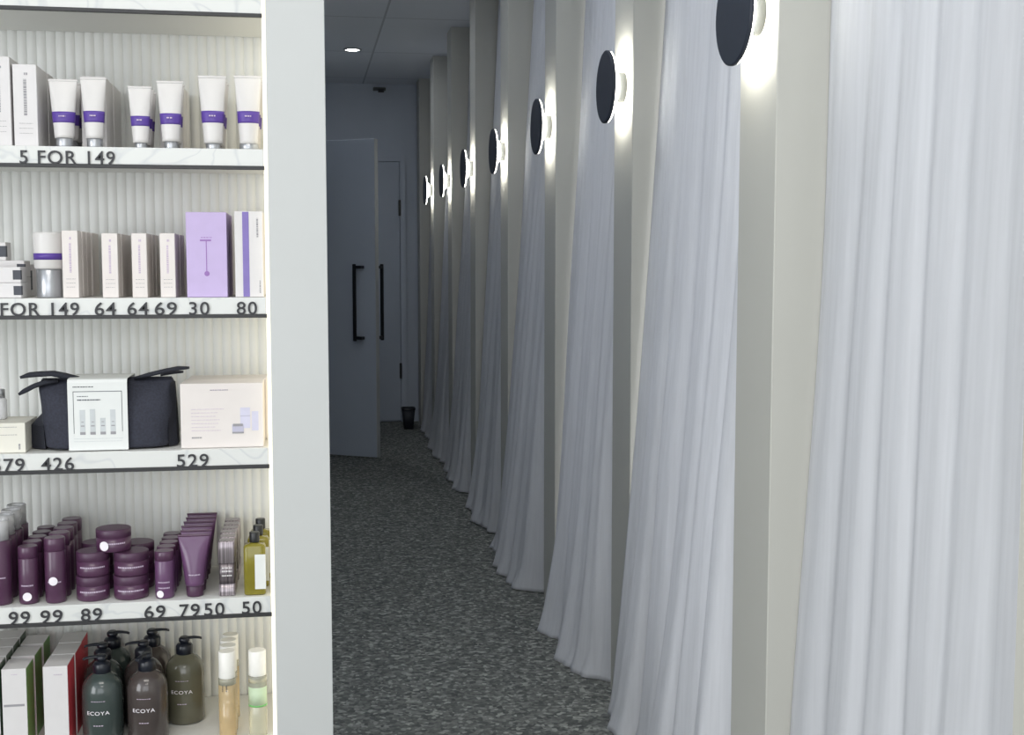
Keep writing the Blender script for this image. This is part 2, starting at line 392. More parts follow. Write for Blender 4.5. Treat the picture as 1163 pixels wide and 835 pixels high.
pts.append((XS, YB-YF)); lo = [t_.verts.new((p[0], p[1], .1)) for p in pts]; hi = [t_.verts.new((p[0], p[1], 2.07)) for p in pts]
bl = [t_.verts.new((p[0], YB-YF+.02, .1)) for p in pts]; bh = [t_.verts.new((p[0], YB-YF+.02, 2.07)) for p in pts]
for i in range(len(pts)-1):
    t_.faces.new((lo[i], lo[i+1], hi[i+1], hi[i])); t_.faces.new((bl[i+1], bl[i], bh[i], bh[i+1]))
b.merge(t_, 0, False); b.build('back_panel', M['ribs'], unit)['label'] = 'vertically ribbed white back panel'
shelves = []
for z in ZL:
    sh = ub('shelf', M['shelf'], CL+.051, XS-.0005, YF+.004, YB-.006, z+.006, z+LIP-.0003)
    ub('front_lip', M['marble'], CL+.051, XS-.0005, YF, YF+.0038, z+.002, z+LIP, .0005, sh)
    ub('edge_strip', M['strip'], CL+.051, XS+.001, YF-.004, YF+.0036, z-.0045, z+.0018, .0005, sh)
    shelves.append(sh)
A, B_, C_, D_, E_ = 5, 4, 3, 2, 1
def price(si, txt, u0, u1, h=.0225):
    z = ZL[si]+.0012; v = 300+(1.3-z)*FOC/YF
    p0, p1 = at(u0, v, 1, YF), at(u1, v, 1, YF)
    o = text_mesh(txt, 'price_number', M['digit'], shelves[si], p0.x, p1.x, z, z+h, -.0002, .003, .006)
    o['label'] = 'raised charcoal characters reading '+txt
for si, txt, u0, u1 in [(A,'5 FOR 149',23,131),(B_,'5 FOR 149',-20,90),(B_,'64',108,132),(B_,'64',145,169),(B_,'69',176,201),(B_,'30',215,238),(B_,'80',269,292),
    (C_,'579',-9,28),(C_,'426',47,84),(C_,'529',201,237),(D_,'99',10,34),(D_,'99',46,71),(D_,'89',92,116),(D_,'69',164,188),(D_,'79',204,227),(D_,'50',232,255),(D_,'50',275,297)]:
    price(si, txt, u0, u1)

# ------------------------------------------------------------------ products
def zt(si): return ZL[si]+LIP
def span(u0, u1, si, y, dz=.05):
    v = 300+(1.3-(zt(si)+dz))*FOC/y
    return at(u0, v, 1, y).x, at(u1, v, 1, y).x
def hgt(u, v, si, y): return at(u, v, 1, y).z-zt(si)
ORD = ['front', 'second', 'third', 'fourth', 'fifth', 'sixth']
NUMT = ['foremost', 'second from front', 'third from front', 'fourth from front', 'fifth from front', 'sixth from front']
def row(proto, n, step, lab, dx=0, start=1, jitter=.0012):
    """copies of proto standing one behind another; lab holds %s for the place in the row"""
    proto['label'] = lab % NUMT[0]
    for k in range(start, n):
        c = copy_tree(proto); c.location = proto.location+Vector((dx*k+random.uniform(-jitter, jitter), step*k, 0)); c['label'] = lab % NUMT[min(k, 5)]
def lines(b, rnd, x0, x1, z, h, y, n):
    x = x0
    while x < x1:
        w = min(rnd.uniform(.0012, .004), x1-x)
        if w > .0005: b.box(x, x+w, y-.0003, y+.0002, z, z+h)
        x += w+rnd.uniform(.0006, .0014)
def vline(b, rnd, x, w, z0, z1, y):
    z = z0
    while z < z1:
        h = min(rnd.uniform(.0014, .004), z1-z)
        b.box(x, x+w, y-.0003, y+.0002, z, z+h); z += h+.001

def carton(name, si, u0, u1, vtop, depth, mats, lab, cat, grp, y=YF+.014, style='vertical', sidelab=None, z0=0):
    x0, x1 = span(u0, u1, si, y); h = hgt((u0+u1)/2, vtop, si, y)-z0
    w = x1-x0; r = thing(name, lab, cat, ((x0+x1)/2, y+depth/2, zt(si)+z0), grp)
    b = MB(); b.box(-w/2, w/2, -depth/2, depth/2, .0002, h, .0006, seg=1)
    for f in b.bm.faces:
        if len(mats) > 1 and abs(f.normal.x) > .9 or (len(mats) > 1 and abs(f.calc_center_median().x) > w/2-.0001): f.material_index = 1
    b.build('carton_body', mats, r)
    rnd = random.Random(int(u0*7+vtop)); yf = -depth/2-.0001
    if style == 'vertical':
        b = MB(); vline(b, rnd, -w*.06, w*.13, h*.38, h*.82, yf); lines(b, rnd, -w*.02, w*.14, h*.87, .004, yf, 3)
        b.build('printed_name', M['inkg'] if si == A else M['inkp'], r)
        b = MB()
        for q in range(3): lines(b, rnd, -w*.28, w*.30, h*(.28-.06*q), .0007, yf, 4)
        b.build('small_print', M['inkg'], r)
    return r, w, h

def loft(b, r, wt, h, f0, f1, off=0, n=36, steps=10, pw=1.0):
    rg = []
    for k in range(steps+1):
        f = f0+(f1-f0)*k/steps
        rx = r+(wt-r)*f**pw+off; e = min(1, f/.985); ry = r*(1-e**1.7)+.0011+off
        rg.append([(rx*math.cos(2*PI*i/n), ry*math.sin(2*PI*i/n), h*f) for i in range(n)])
    b.rings(rg)
def white_tube(si, u0, u1, vtop, caph, lab, grp, capr=.9, y0=YF+.03, rb=None, band=(.36, .52)):
    x0, x1 = span(u0, u1, si, y0, .12); wt = (x1-x0)/2; H = hgt((u0+u1)/2, vtop, si, y0)
    r = rb or wt*.66; t = thing('cosmetic_tube', lab, 'tube', ((x0+x1)/2, y0, zt(si)), grp)
    MB().lathe([(r*capr*.96, .0003), (r*capr, .002), (r*capr, caph-.001), (r*capr*.96, caph)], 28).build('cap', M['silver'], t)['label'] = 'silver screw cap'
    b = MB(); loft(b, r, wt, H-caph, 0, 1, 0, steps=18); o = b.build('tube_body', M['tube'], t); o.location.z = caph
    b = MB(); loft(b, r, wt, H-caph, *[(q*H-caph)/(H-caph) for q in band], off=.0003, steps=5); o = b.build('colour_band', M['purple'], t); o.location.z = caph; o['label'] = 'purple band round the tube'
    b = MB(); loft(b, r, wt, H-caph, .96, 1.0, off=.0004, steps=2); o = b.build('crimped_end', M['tube'], t); o.location.z = caph
    b = MB(); rnd = random.Random(u0); zc = H*.44; yb = -(r+(wt-r)*.3)*.93-.0006
    lines(b, rnd, -r*.35, r*.35, H*(band[0]+band[1])/2, .0022, -r*1.0-.0012, 3); b.build('printed_name', M['inkp'], t)
    return t
# --- top visible shelf
g = 'white cartons on the highest visible shelf'
c, w, h = carton('product_carton', A, -14, 13, 64, .045, [M['carton']], 'x', 'carton', g)
row(c, 2, .0475, 'plain white carton cut by the left edge, top shelf, %s in row')
c, w, h = carton('product_carton', A, 16, 43, 73, .045, [M['carton']], 'x', 'carton', g)
row(c, 4, .0475, 'tall white carton with vertical grey print above the 5 FOR 149 price, %s')
g = 'white tubes with purple bands on the top shelf'
c = white_tube(A, 55, 88, 90, .016, 'x', g); row(c, 3, .043, 'purple-banded tube right of the tall carton, top shelf, %s in row')
c = white_tube(A, 91, 121, 88, .016, 'white purple-banded tube in front of grey-sided cartons, second tube from left on top shelf', g)
c2, w, h = carton('product_carton', A, 93, 121, 87, .045, [M['carton']], 'x', 'carton', 'white cartons behind the second tube', y=YF+.056, style='')
row(c2, 4, .0475, 'plain white carton behind the second purple-banded tube, %s')
c = white_tube(A, 145, 172, 98, .010, 'x', g, .8); row(c, 3, .040, 'shortest white purple-banded tube, third row from left, %s in row')
c = white_tube(A, 178, 208, 92, .013, 'x', g, .8); row(c, 2, .040, 'white purple-banded tube, fourth tube row on top shelf, %s in row')
c2, w, h = carton('product_carton', A, 182, 207, 94, .045, [M['carton']], 'x', 'carton', 'white cartons behind the fourth tubes', y=YF+.100, style='')
row(c2, 3, .0475, 'plain white carton behind the fourth tube row, %s')
c = white_tube(A, 225, 257, 86, .011, 'x', g, .8); row(c, 3, .045, 'white purple-banded tube, last row but one on shelf, %s in row')
c = white_tube(A, 266, 297, 86, .011, 'x', g, 1.05); row(c, 3, .045, 'white purple-banded tube beside cream trim, top shelf, %s in row')

# --- second shelf
def flat_carton(x0, x1, y0, y1, z0, z1, lab, grp):
    r = thing('product_carton', lab, 'carton', ((x0+x1)/2, (y0+y1)/2, z0), grp); w = x1-x0; d = y1-y0
    MB().box(-w/2, w/2, -d/2, d/2, .0002, z1-z0, .0008, seg=1).build('carton_body', M['carton'], r)
    MB().box(w/2-.0125, w/2+.0003, -d/2-.0004, -d/2+.010, (z1-z0)*.2, (z1-z0)*.8, .0003, seg=1).build('purple_patch', M['inkd'], r)
    return r
g = 'small white cartons stacked at the left end of the second shelf'
zb = zt(B_); x0, x1 = span(-22, 24, B_, YF+.02)
flat_carton(x0, x1, YF+.016, YF+.066, zb, zb+.026, 'flat white carton with dark patch, lower of the front pair, second shelf left end', g)
flat_carton(x0-.001, x1-.001, YF+.018, YF+.067, zb+.0262, zb+.053, 'flat white carton with dark patch, upper of the front pair, second shelf left end', g)
x0, x1 = span(-12, 31, B_, YF+.08)
flat_carton(x0, x1-.004, YF+.075, YF+.125, zb, zb+.035, 'white carton behind the front pair at the left end of second shelf, lower', g)
flat_carton(x0, x1-.004, YF+.076, YF+.124, zb+.0352, zb+.064, 'white carton behind the front pair at the left end of second shelf, upper', g)
x0, x1 = span(-30, 10, B_, YF+.10)
flat_carton(x0, x1, YF+.082, YF+.122, zb+.0642, zb+.096, 'topmost white carton of the stack at the left end of second shelf', g)
x0, x1 = span(10, 37, B_, YF+.15)
flat_carton(x0, x1, YF+.135, YF+.18, zb, zb+.058, 'half hidden white carton deepest in the left corner of second shelf', g)
# big tube standing on a tall cap
x0, x1 = span(37, 72, B_, YF+.045, .11); H = hgt(55, 264, B_, YF+.045)
def big_tube():
    r = (x1-x0)/2; t = thing('cosmetic_tube', 'large white tube with purple band on a tall silver cap, left of the second shelf', 'tube', ((x0+x1)/2, YF+.045, zt(B_)))
    hc = H*.44
    MB().lathe([(r*.80, .0003), (r*.82, .002), (r*.82, hc-.001), (r*.78, hc)], 32).build('cap', M['silver'], t)['label'] = 'tall silver cap'
    o = MB(); o.lathe([(r*.90, hc), (r*.95, hc+.003), (r*.98, H*.7), (r, H-.004), (r*.97, H)], 32); o.build('tube_body', M['tube'], t)
    MB().lathe([(r*.965, H*.58), (r*.985, H*.68)], 32).build('colour_band', M['purple'], t)['label'] = 'purple band round the tube'
big_tube()
g = 'slim white cartons above the number prices'
c, w, h = carton('product_carton', B_, 71, 89, 262, .036, [M['cartonp']], 'x', 'carton', g)
row(c, 5, .047, 'slim white carton right beside the large silver-capped tube, %s in row')
for u0, u1, wh in ((116, 134, 'first 64'), (150, 167, 'second 64'), (182, 199, '69')):
    c, w, h = carton('product_carton', B_, u0, u1, 265, .042, [M['cartonp']], 'x', 'carton', g)
    row(c, 4, .045, 'slim white carton above the '+wh+' price, %s in row')
c, w, h = carton('boxed_tool', B_, 212, 258, 241, .05, [M['lilac']], 'x', 'carton', 'lilac boxes', style='')
b = MB(); yf = -.0253
b.box(-.011, .008, yf, yf+.0004, h*.66, h*.68); b.box(-.0012, .0004, yf, yf+.0004, h*.30, h*.66)
b.lathe([(.0045, -.0003), (.0045, .0003)], 20, mx=Matrix.Translation((0, yf+.0002, h*.28)) @ Matrix.Rotation(PI/2, 4, 'X')); b.build('printed_picture', M['inkl'], c)
b = MB(); rnd = random.Random(5); lines(b, rnd, -.009, .009, h*.70, .0012, yf, 4); b.build('printed_name', M['inkl'], c)
row(c, 3, .062, 'lilac box with a printed wand above the 30 price, %s in row')
c, w, h = carton('product_carton', B_, 267, 299, 240, .05, [M['carton']], 'x', 'carton', 'striped cartons', style='')
MB().box(-w*.22, w*.01, -.0254, -.025, 0.001, h-.001).build('stripe', M['lilacst'], c)['label'] = 'purple vertical stripe'
b = MB(); rnd = random.Random(8); vline(b, rnd, w*.28, .003, h*.70, h*.92, -.0252); vline(b, rnd, w*.36, .002, h*.05, h*.2, -.0252); b.build('printed_name', M['inkg'], c)
row(c, 3, .060, 'white carton with purple stripe above the 80 price, %s in row')

# --- third shelf
x0, x1 = span(-40, 28, C_, YF+.014); H = hgt(0, 481, C_, YF+.014)
t = thing('gift_box', 'low white box cut by the left edge beside the black bag', 'box', ((x0+x1)/2, YF+.064, zt(C_)))
MB().box(-(x1-x0)/2, (x1-x0)/2, -.05, .05, .0002, H, .0008, seg=1).build('carton_body', M['cartonw'], t)
b = MB(); rnd = random.Random(3)
for q in (.86, .6): lines(b, rnd, 0, .035, H*q, .0008, -.0502, 4)
vline(b, rnd, .037, .003, H*.12, H*.30, -.0502); b.build('printed_text', M['inkg'], t)
t = thing('clear_jar', 'small clear jar standing on the low white box at the left edge', 'jar', (span(2, 2, C_, YF+.07)[0]-.004, YF+.075, zt(C_)+H+.0003))
MB().lathe([(.010, 0), (.012, .002), (.012, .034), (.009, .038)], 24).build('jar_body', M['clear'], t)
MB().lathe([(.0095, .038), (.0095, .052), (.008, .053)], 24).build('lid', M['silver'], t)
# black toiletry bag
def bag():
    xa, xb = span(46, 196, C_, YF+.05); W = xb-xa; H = hgt(110, 433, C_, YF+.03); cx = (xa+xb)/2
    t = thing('toiletry_bag', 'black fabric toiletry bag with end tabs and a white printed card sleeve', 'bag', (cx, YF+.068, zt(C_)))
    n = 64; rg = []; D = .048
    prof = [(0, .93, .90), (.04, .97, 1.0), (.2, .955, 1.02), (.4, .965, 1.0), (.6, 1.0, .93), (.8, 1.02, .72), (.93, 1.02, .42), (.985, 1.01, .22), (1, .99, .10)]
    for f, sx, sy in prof:
        ring = []
        for i in range(n):
            a = 2*PI*i/n; c, s_ = math.cos(a), math.sin(a)
            x = W/2*sx*math.copysign(abs(c)**.35, c); y = D*sy*math.copysign(abs(s_)**.55, s_)
            if f < .97 and f > .03: x += .0035*mn.noise(Vector((x*30, y*30, f*5)))*2; y += .003*mn.noise(Vector((x*35, 4, f*6)))*2
            if c < -.5 and f < .55: x += .010*(.55-f)        # side tucks in towards the base
            ring.append((x, y, .0005+H*f))
        rg.append(ring)
    b = MB(); b.rings(rg); o = b.build('bag_body', M['fabric'], t)
    md = o.modifiers.new('s', 'SUBSURF'); md.levels = 1; md.render_levels = 2
    b = MB(); b.box(-W*.5, W*.5, -.006, .006, H-.003, H+.003, .002); b.build('zip_tape', M['webbing'], t)
    # folded gussets at the two ends
    b = MB(); b.rings([[(W*.47, -.028, .002), (W*.53, -.010, .002), (W*.53, .03, .002), (W*.47, .04, .002)], [(W*.475, -.030, H*.5), (W*.52, -.006, H*.5), (W*.52, .03, H*.5), (W*.475, .036, H*.5)],
        [(W*.49, -.018, H*.95), (W*.515, -.004, H*.95), (W*.515, .01, H*.95), (W*.49, .014, H*.95)]], smooth=False); b.build('gusset', M['webbing'], t)
    b = MB(); b.rings([[(-W*.58, -.008, .002), (-W*.46, -.030, .002), (-W*.44, .03, .002), (-W*.57, .03, .002)], [(-W*.585, -.004, H*.35), (-W*.47, -.030, H*.35), (-W*.45, .03, H*.35), (-W*.58, .03, H*.35)],
        [(-W*.50, -.004, H*.52), (-W*.47, -.016, H*.52), (-W*.45, .02, H*.52), (-W*.50, .02, H*.52)]], smooth=False); b.build('gusset', M['webbing'], t)
    def flap(pts, wd, th, name='zip_tab'):
        b = MB(); rg = []
        for i, p in enumerate(pts):
            p = Vector(p); q = Vector(pts[min(i+1, len(pts)-1)])-Vector(pts[max(i-1, 0)]); q.normalize(); up = Vector((0, 1, 0)).cross(q).normalized()
            e = .55 if i in (0, len(pts)-1) else 1
            rg.append([tuple(p+Vector((0, sy*wd*e, 0))+up*sz*th*e) for sy, sz in ((-1, -.6), (-.8, -1), (.8, -1), (1, -.6), (1, .6), (.8, 1), (-.8, 1), (-1, .6))])
        b.rings(rg); b.build(name, M['webbing'], t)
    X = lambda u: span(u, u, C_, YF+.04)[0]-cx
    Z = lambda v: hgt(100, v, C_, YF+.045)
    flap([(X(23), -.014, Z(428)), (X(32), -.015, Z(425.5)), (X(45), -.016, Z(424.5)), (X(60), -.016, Z(424)), (X(74), -.016, Z(427)), (X(90), -.014, Z(430))], .013, .0042)
    flap([(X(21), -.016, Z(447)), (X(28), -.017, Z(443)), (X(38), -.018, Z(438)), (X(50), -.018, Z(434)), (X(66), -.015, Z(433))], .012, .0042)
    flap([(X(152), -.010, Z(431)), (X(170), -.010, Z(427)), (X(188), -.010, Z(423)), (X(202), -.010, Z(420.5)), (X(215), -.010, Z(420))], .013, .0034)
    flap([(X(180), .022, Z(430)), (X(192), .024, Z(427)), (X(206), .024, Z(426.5))], .010, .003)
    # card sleeve wrapped round front and top
    xs, xe = X(80.5), X(147.5); mid = -(D*1.02+.004); n2 = 14; rg = []
    path = [(mid+.0005, .0015), (mid-.0008, H*.3), (mid+.001, H*.6), (mid+.006, H*.80), (mid+.016, H*.95), (mid+.026, H*1.02), (-.004, H*1.075), (.02, H*1.05), (.045, H*.8), (.052, H*.4), (.052, .0015)]
    # front face stays a clean flat card
    path = [(-.0545, .0015), (-.0545, H*.99), (-.052, H*1.035), (-.045, H*1.05), (.045, H*1.05), (.052, H*1.03), (.0545, H*.98), (.0545, .0015)]
    th = .0012
    inn = [(y*(1-th/.055), z-(th if z > H*.9 else 0)) for y, z in path]
    rg = [[(xs, y, z) for y, z in path]+[(xs, y, z) for y, z in reversed(inn)], [(xe, y, z) for y, z in path]+[(xe, y, z) for y, z in reversed(inn)]]
    b = MB(); b.rings(rg, smooth=False); sl = b.build('card_sleeve', M['paper'], t); sl['label'] = 'white printed card sleeve round the bag'
    w = xe-xs; c0 = (xs+xe)/2; yf = -.0547; hh = H*1.0
    b = MB(); q = .0008; fx0, fx1 = c0-w*.41, c0+w*.41
    b.box(fx0, fx1, yf-.0002, yf+.0004, hh*.86, hh*.86+q*1.3); b.box(fx0, fx0+q, yf-.0002, yf+.0004, hh*.26, hh*.86); b.box(fx1-q, fx1, yf-.0002, yf+.0004, hh*.28, hh*.86)
    rnd = random.Random(4); lines(b, rnd, fx0, fx0+w*.34, hh*.925, .0016, yf, 4); lines(b, rnd, fx0+w*.07, fx0+w*.25, hh*.79, .0012, yf, 4); lines(b, rnd, fx0+w*.07, fx0+w*.46, hh*.735, .0020, yf, 4)
    b.build('printed_frame', M['inkd'], sl)
    b = MB()
    for i, hw in enumerate((.052, .052, .040, .044)):
        x = fx0+w*(.15+.17*i); z0 = hh*.24; zz = z0+hh*(.36, .37, .24, .36)[i]
        b.box(x-.0045, x+.0045, yf-.0001, yf+.0004, z0, zz); 
    for q_ in range(2): lines(b, rnd, fx0, fx1, hh*(.18-.04*q_), .0007, yf, 4)
    b.build('printed_picture', mat('pale_grey_print', (198,202,204), .6), sl)
    b = MB()
    for i in range(4):
        x = fx0+w*(.15+.17*i); b.box(x-.0045, x+.0045, yf-.0003, yf, hh*.24, hh*.28); b.box(x-.0030, x+.0030, yf-.0003, yf, hh*.36, hh*.375); b.box(x-.002, x+.002, yf-.0003, yf, hh*.42, hh*.43)
    b.build('printed_detail', M['inkg'], sl)
bag()
# white boxed set
x0, x1 = span(205, 299, C_, YF+.016); H = hgt(250, 435.5, C_, YF+.016)
t = thing('gift_box', 'white boxed set printed with jars standing above the 529 price', 'box', ((x0+x1)/2, YF+.016+.045, zt(C_)))
w = x1-x0; MB().box(-w/2, w/2, -.045, .045, .0002, H, .001, seg=1).build('carton_body', M['cartonp'], t)
b = MB(); rnd = random.Random(12); yf = -.0452
lines(b, rnd, -w*.14, w*.08, H*.89, .0018, yf, 4)
for q in range(7): lines(b, rnd, -w*.37, w*(.02 if q == 0 else -.02-.03*(q % 3)), H*(.60-.055*q), .0008, yf, 4)
b.build('small_print', M['inkp'], t)
b = MB(); lines(b, rnd, -w*.37, -w*.25, H*.155, .0024, yf, 4); lines(b, rnd, -w*.14, w*.08, H*.892, .0012, yf-.0002, 4); b.build('printed_name', M['inkg'], t)
b = MB()
b.box(w*.22, w*.34, yf-.0002, yf+.0003, H*.30, H*.62, mi=0); b.box(w*.12, w*.26, yf-.0006, yf-.0002, H*.22, H*.36, mi=1); b.box(w*.36, w*.44, yf-.0002, yf+.0003, H*.26, H*.56, mi=0)
b.box(w*.13, w*.25, yf-.0007, yf-.0003, H*.33, H*.37, mi=2); b.box(w*.22, w*.34, yf-.0004, yf, H*.48, H*.50, mi=1); b.box(w*.12, w*.26, yf-.0009, yf-.0006, H*.22, H*.245, mi=2)
b.build('printed_picture', [mat('lilac_grey_print', (206,204,222), .6), mat('mauve_print', (188,186,204), .6), M['inkg']], t)
t = thing('gift_box', 'second white box hidden mostly behind the boxed set above 529', 'box', ((x0+x1)/2+.003, YF+.155, zt(C_)))
MB().box(-w/2, w/2, -.042, .042, .0002, H*.99, .001, seg=1).build('carton_body', M['cartonp'], t)

# --- fourth shelf
def text_ring(b, rnd, r, z, h, a0=-2.2, a1=-.95):
    a = a0
    while a < a1:
        da = rnd.uniform(.05, .12)
        b.rings([[(r*math.cos(a+d), r*math.sin(a+d), zz) for d, zz in ((0, z), (da, z), (da, z+h), (0, z+h))], [((r+.0003)*math.cos(a+d), (r+.0003)*math.sin(a+d), zz) for d, zz in ((0, z), (da, z), (da, z+h), (0, z+h))]], smooth=False)
        a += da+.035
def sticker(parent, r, ang, z, R=.0075):
    b = MB(); rot = Matrix.Rotation(ang+PI/2, 4, 'Z') @ Matrix.Translation((0, -r-.0004, z)) @ Matrix.Rotation(PI/2, 4, 'X')
    b.lathe([(R, 0), (R, .0005)], 24, mx=rot); o = b.build('round_sticker', M['sticker'], parent); o['label'] = 'round white sticker'
def cyl_product(si, u0, u1, vtop, lab, grp, y0, m='plum', st=None, name='cosmetic_bottle', cat='bottle', lid=.0, textz=(.32,), clearcap=0):
    x0, x1 = span(u0, u1, si, y0, .06); r = (x1-x0)/2; H = hgt((u0+u1)/2, vtop, si, y0)
    t = thing(name, lab, cat, ((x0+x1)/2, y0, zt(si)), grp)
    Hb = H*(1-clearcap) if clearcap else H*.80
    MB().lathe([(r*.93, .0003), (r, .003), (r, Hb-.001), (r*.97, Hb)], 32).build('bottle_body', M[m], t)
    if clearcap:
        MB().lathe([(r*.42, Hb), (r*.42, H*.93), (r*.2, H*.94)], 20).build('pump', M['silver'], t)
        MB().lathe([(r*.86, Hb), (r*.86, H-.001), (r*.80, H), (r*.76, H-.002), (r*.80, Hb+.001)], 28).build('clear_cap', M['clear'], t)
    else:
        MB().lathe([(r*.95, Hb), (r*1.0, Hb+.001), (r*1.0, H-.0015), (r*.94, H)], 32).build('cap', M['plum'], t)
    b = MB(); rnd = random.Random(u0)
    for z in textz: text_ring(b, rnd, r, H*z, .0022)
    b.build('printed_name', M['inkp'], t)
    return t, r, H
g = 'plum bottles with clear caps'
c, r, H = cyl_product(D_, -14, 13, 590, 'x', g, YF+.032, clearcap=.24)
row(c, 4, .046, 'plum bottle with clear cap at the left edge, %s in row')
g = 'plum cylindrical bottles above the 99 prices'
c, r, H = cyl_product(D_, 20.5, 43, 620, 'x', g, YF+.030)
row(c, 5, .040, 'slim plum bottle above the left 99 price, %s in row'); sticker(c, r, -1.55, .014)
c2, r, H = cyl_product(D_, 50.5, 74.5, 610, 'x', g, YF+.030)
row(c2, 5, .041, 'taller plum bottle above the right 99 price, %s in row'); sticker(c2, r, -1.62, .040)
g = 'plum jars above the 89 price'
def jar(x, y, z, r, h, lab, st=None):
    t = thing('cosmetic_jar', lab, 'jar', (x, y, z), g)
    MB().lathe([(r*.95, .0002), (r*.99, .002), (r*.99, h*.62)], 40).build('jar_body', M['plum'], t)
    MB().lathe([(r*.985, h*.62), (r*.998, h*.63), (r*.998, h-.0012), (r*.97, h-.0003), (r*.93, h)], 40).build('lid', M['plumd'], t)['label'] = 'dark plum screw lid'
    b = MB(); text_ring(b, random.Random(int(x*1e4)), r*.985, h*.36, .0026, -2.3, -.7); b.build('printed_name', M['inkp'], t)
    if st is not None: sticker(t, r, st, h*.3, .0085)
    return t
zd = zt(D_)
for (u0, u1), nm in (((86, 124), 'left'), ((128.5, 168.5), 'right')):
    y = YF+.042; x0, x1 = span(u0, u1, D_, y); r = (x1-x0)/2; H = hgt((u0+u1)/2, 625, D_, y)/2
    xc = (x0+x1)/2
    jar(xc, y, zd, r, H, 'lower plum jar of the %s front stack above the 89 price' % nm)
    jar(xc+.001, y+.001, zd+H+.0002, r, H, 'upper plum jar of the %s front stack above the 89 price' % nm)
    for q in range(2): jar(xc-.002+(0 if nm == 'left' else .004), y+.072, zd+q*(H+.0002), r, H, '%s plum jar of the stack behind the %s front stack' % ('lower' if q == 0 else 'upper', nm))
x0, x1 = span(110, 151, D_, YF+.06); jar((x0+x1)/2+.0, YF+.052, zd+2*H+.0007, r, H*.95, 'topmost plum jar bridging the two front stacks, with round white sticker', -1.98)
g = 'plum tubes and bottles above the 69 and 79 prices'
c, r, H = cyl_product(D_, 175.5, 197.5, 625, 'x', g, YF+.028, m='plumt', textz=(.34, .22))
row(c, 5, .036, 'small plum bottle above the 69 price, %s in row'); sticker(c, r, -1.95, .009, .0065)
def plum_tube():
    y0 = YF+.030; x0, x1 = span(201.5, 238.5, D_, y0, .11); wt = (x1-x0)/2; H = hgt(220, 607, D_, y0); r = .0165; ch = .020
    t = thing('cosmetic_tube', 'x', 'tube', ((x0+x1)/2, y0, zt(D_)), g)
    MB().lathe([(r*.86, .0003), (r*.9, .002), (r*.95, ch-.001), (r*.9, ch)], 28).build('cap', M['plumd'], t)['label'] = 'dark plum cap'
    b = MB(); loft(b, r, wt, H-ch, 0, 1, 0, steps=18, pw=1.15); o = b.build('tube_body', M['plumt'], t); o.location.z = ch
    b = MB(); loft(b, r, wt, H-ch, .96, 1.0, .0004, steps=2, pw=1.15); o = b.build('crimped_end', M['plum'], t); o.location.z = ch
    b = MB(); text_ring(b, random.Random(9), r+.002, H*.36, .0022, -2.1, -1.0); b.build('printed_name', M['inkp'], t)
    return t
c = plum_tube(); row(c, 6, .0385, 'plum squeeze tube with wide crimped end above the 79 price, %s in row')
g = 'metallic striped bottles above the left 50 price'
def chrome_bottle():
    y0 = YF+.028; x0, x1 = span(248.5, 267.5, D_, y0); w = (x1-x0)/2; H = hgt(258, 613, D_, y0)
    t = thing('cosmetic_bottle', 'x', 'bottle', ((x0+x1)/2, y0, zt(D_)), g)
    def sq(hw, z): return [(hw*math.copysign(abs(math.cos(a))**.28, math.cos(a)), hw*math.copysign(abs(math.sin(a))**.28, math.sin(a)), z) for a in [2*PI*i/32 for i in range(32)]]
    MB().rings([sq(w*.95, .0003), sq(w, .002), sq(w, H*.22)]).build('base_band', M['chrome'], t)
    MB().rings([sq(w*.93, H*.22), sq(w*.93, H*.60)]).build('bottle_body', M['chromed'], t)
    MB().rings([sq(w, H*.60), sq(w, H-.002), sq(w*.9, H)]).build('cap', M['chrome'], t)
    b = MB(); rnd = random.Random(2); 
    for z in (.50, .44, .36): lines(b, rnd, -w*.6, w*.6, H*z, .0024, -w*.94, 3)
    b.build('printed_name', M['carton'], t)
    return t
c = chrome_bottle(); row(c, 6, .036, 'slim striped metallic bottle above the left 50 price, %s in row')
g = 'oil bottles above the right 50 price'
def oil():
    y0 = YF+.026; x0, x1 = span(277, 302, D_, y0); w = (x1-x0)/2; H = hgt(290, 604, D_, y0); hb = H*.82
    t = thing('oil_bottle', 'x', 'bottle', ((x0+x1)/2, y0, zt(D_)), g)
    def sq(hx, hy, z, e=.4): return [(hx*math.copysign(abs(math.cos(a))**e, math.cos(a)), hy*math.copysign(abs(math.sin(a))**e, math.sin(a)), z) for a in [2*PI*i/36 for i in range(36)]]
    MB().rings([sq(w*.94, .014, .0003), sq(w, .0155, .003), sq(w, .0155, hb-.006), sq(w*.9, .014, hb-.002), sq(.0075, .0075, hb, 1), sq(.0075, .0075, hb+.002, 1)]).build('bottle_body', M['oil'], t)
    MB().lathe([(.0088, hb+.002), (.0090, hb+.003), (.0090, H-.001), (.0082, H)], 24).build('cap', M['bcap'], t)
    MB().box(w*.02, w*1.005, -.0162, -.0156, H*.10, H*.66, .0002, seg=1).build('paper_label', M['paper'], t)['label'] = 'white paper label'
    return t
c = oil(); row(c, 3, .058, 'black-capped yellow-green oil bottle above right 50 price, %s in row', dx=.0035)

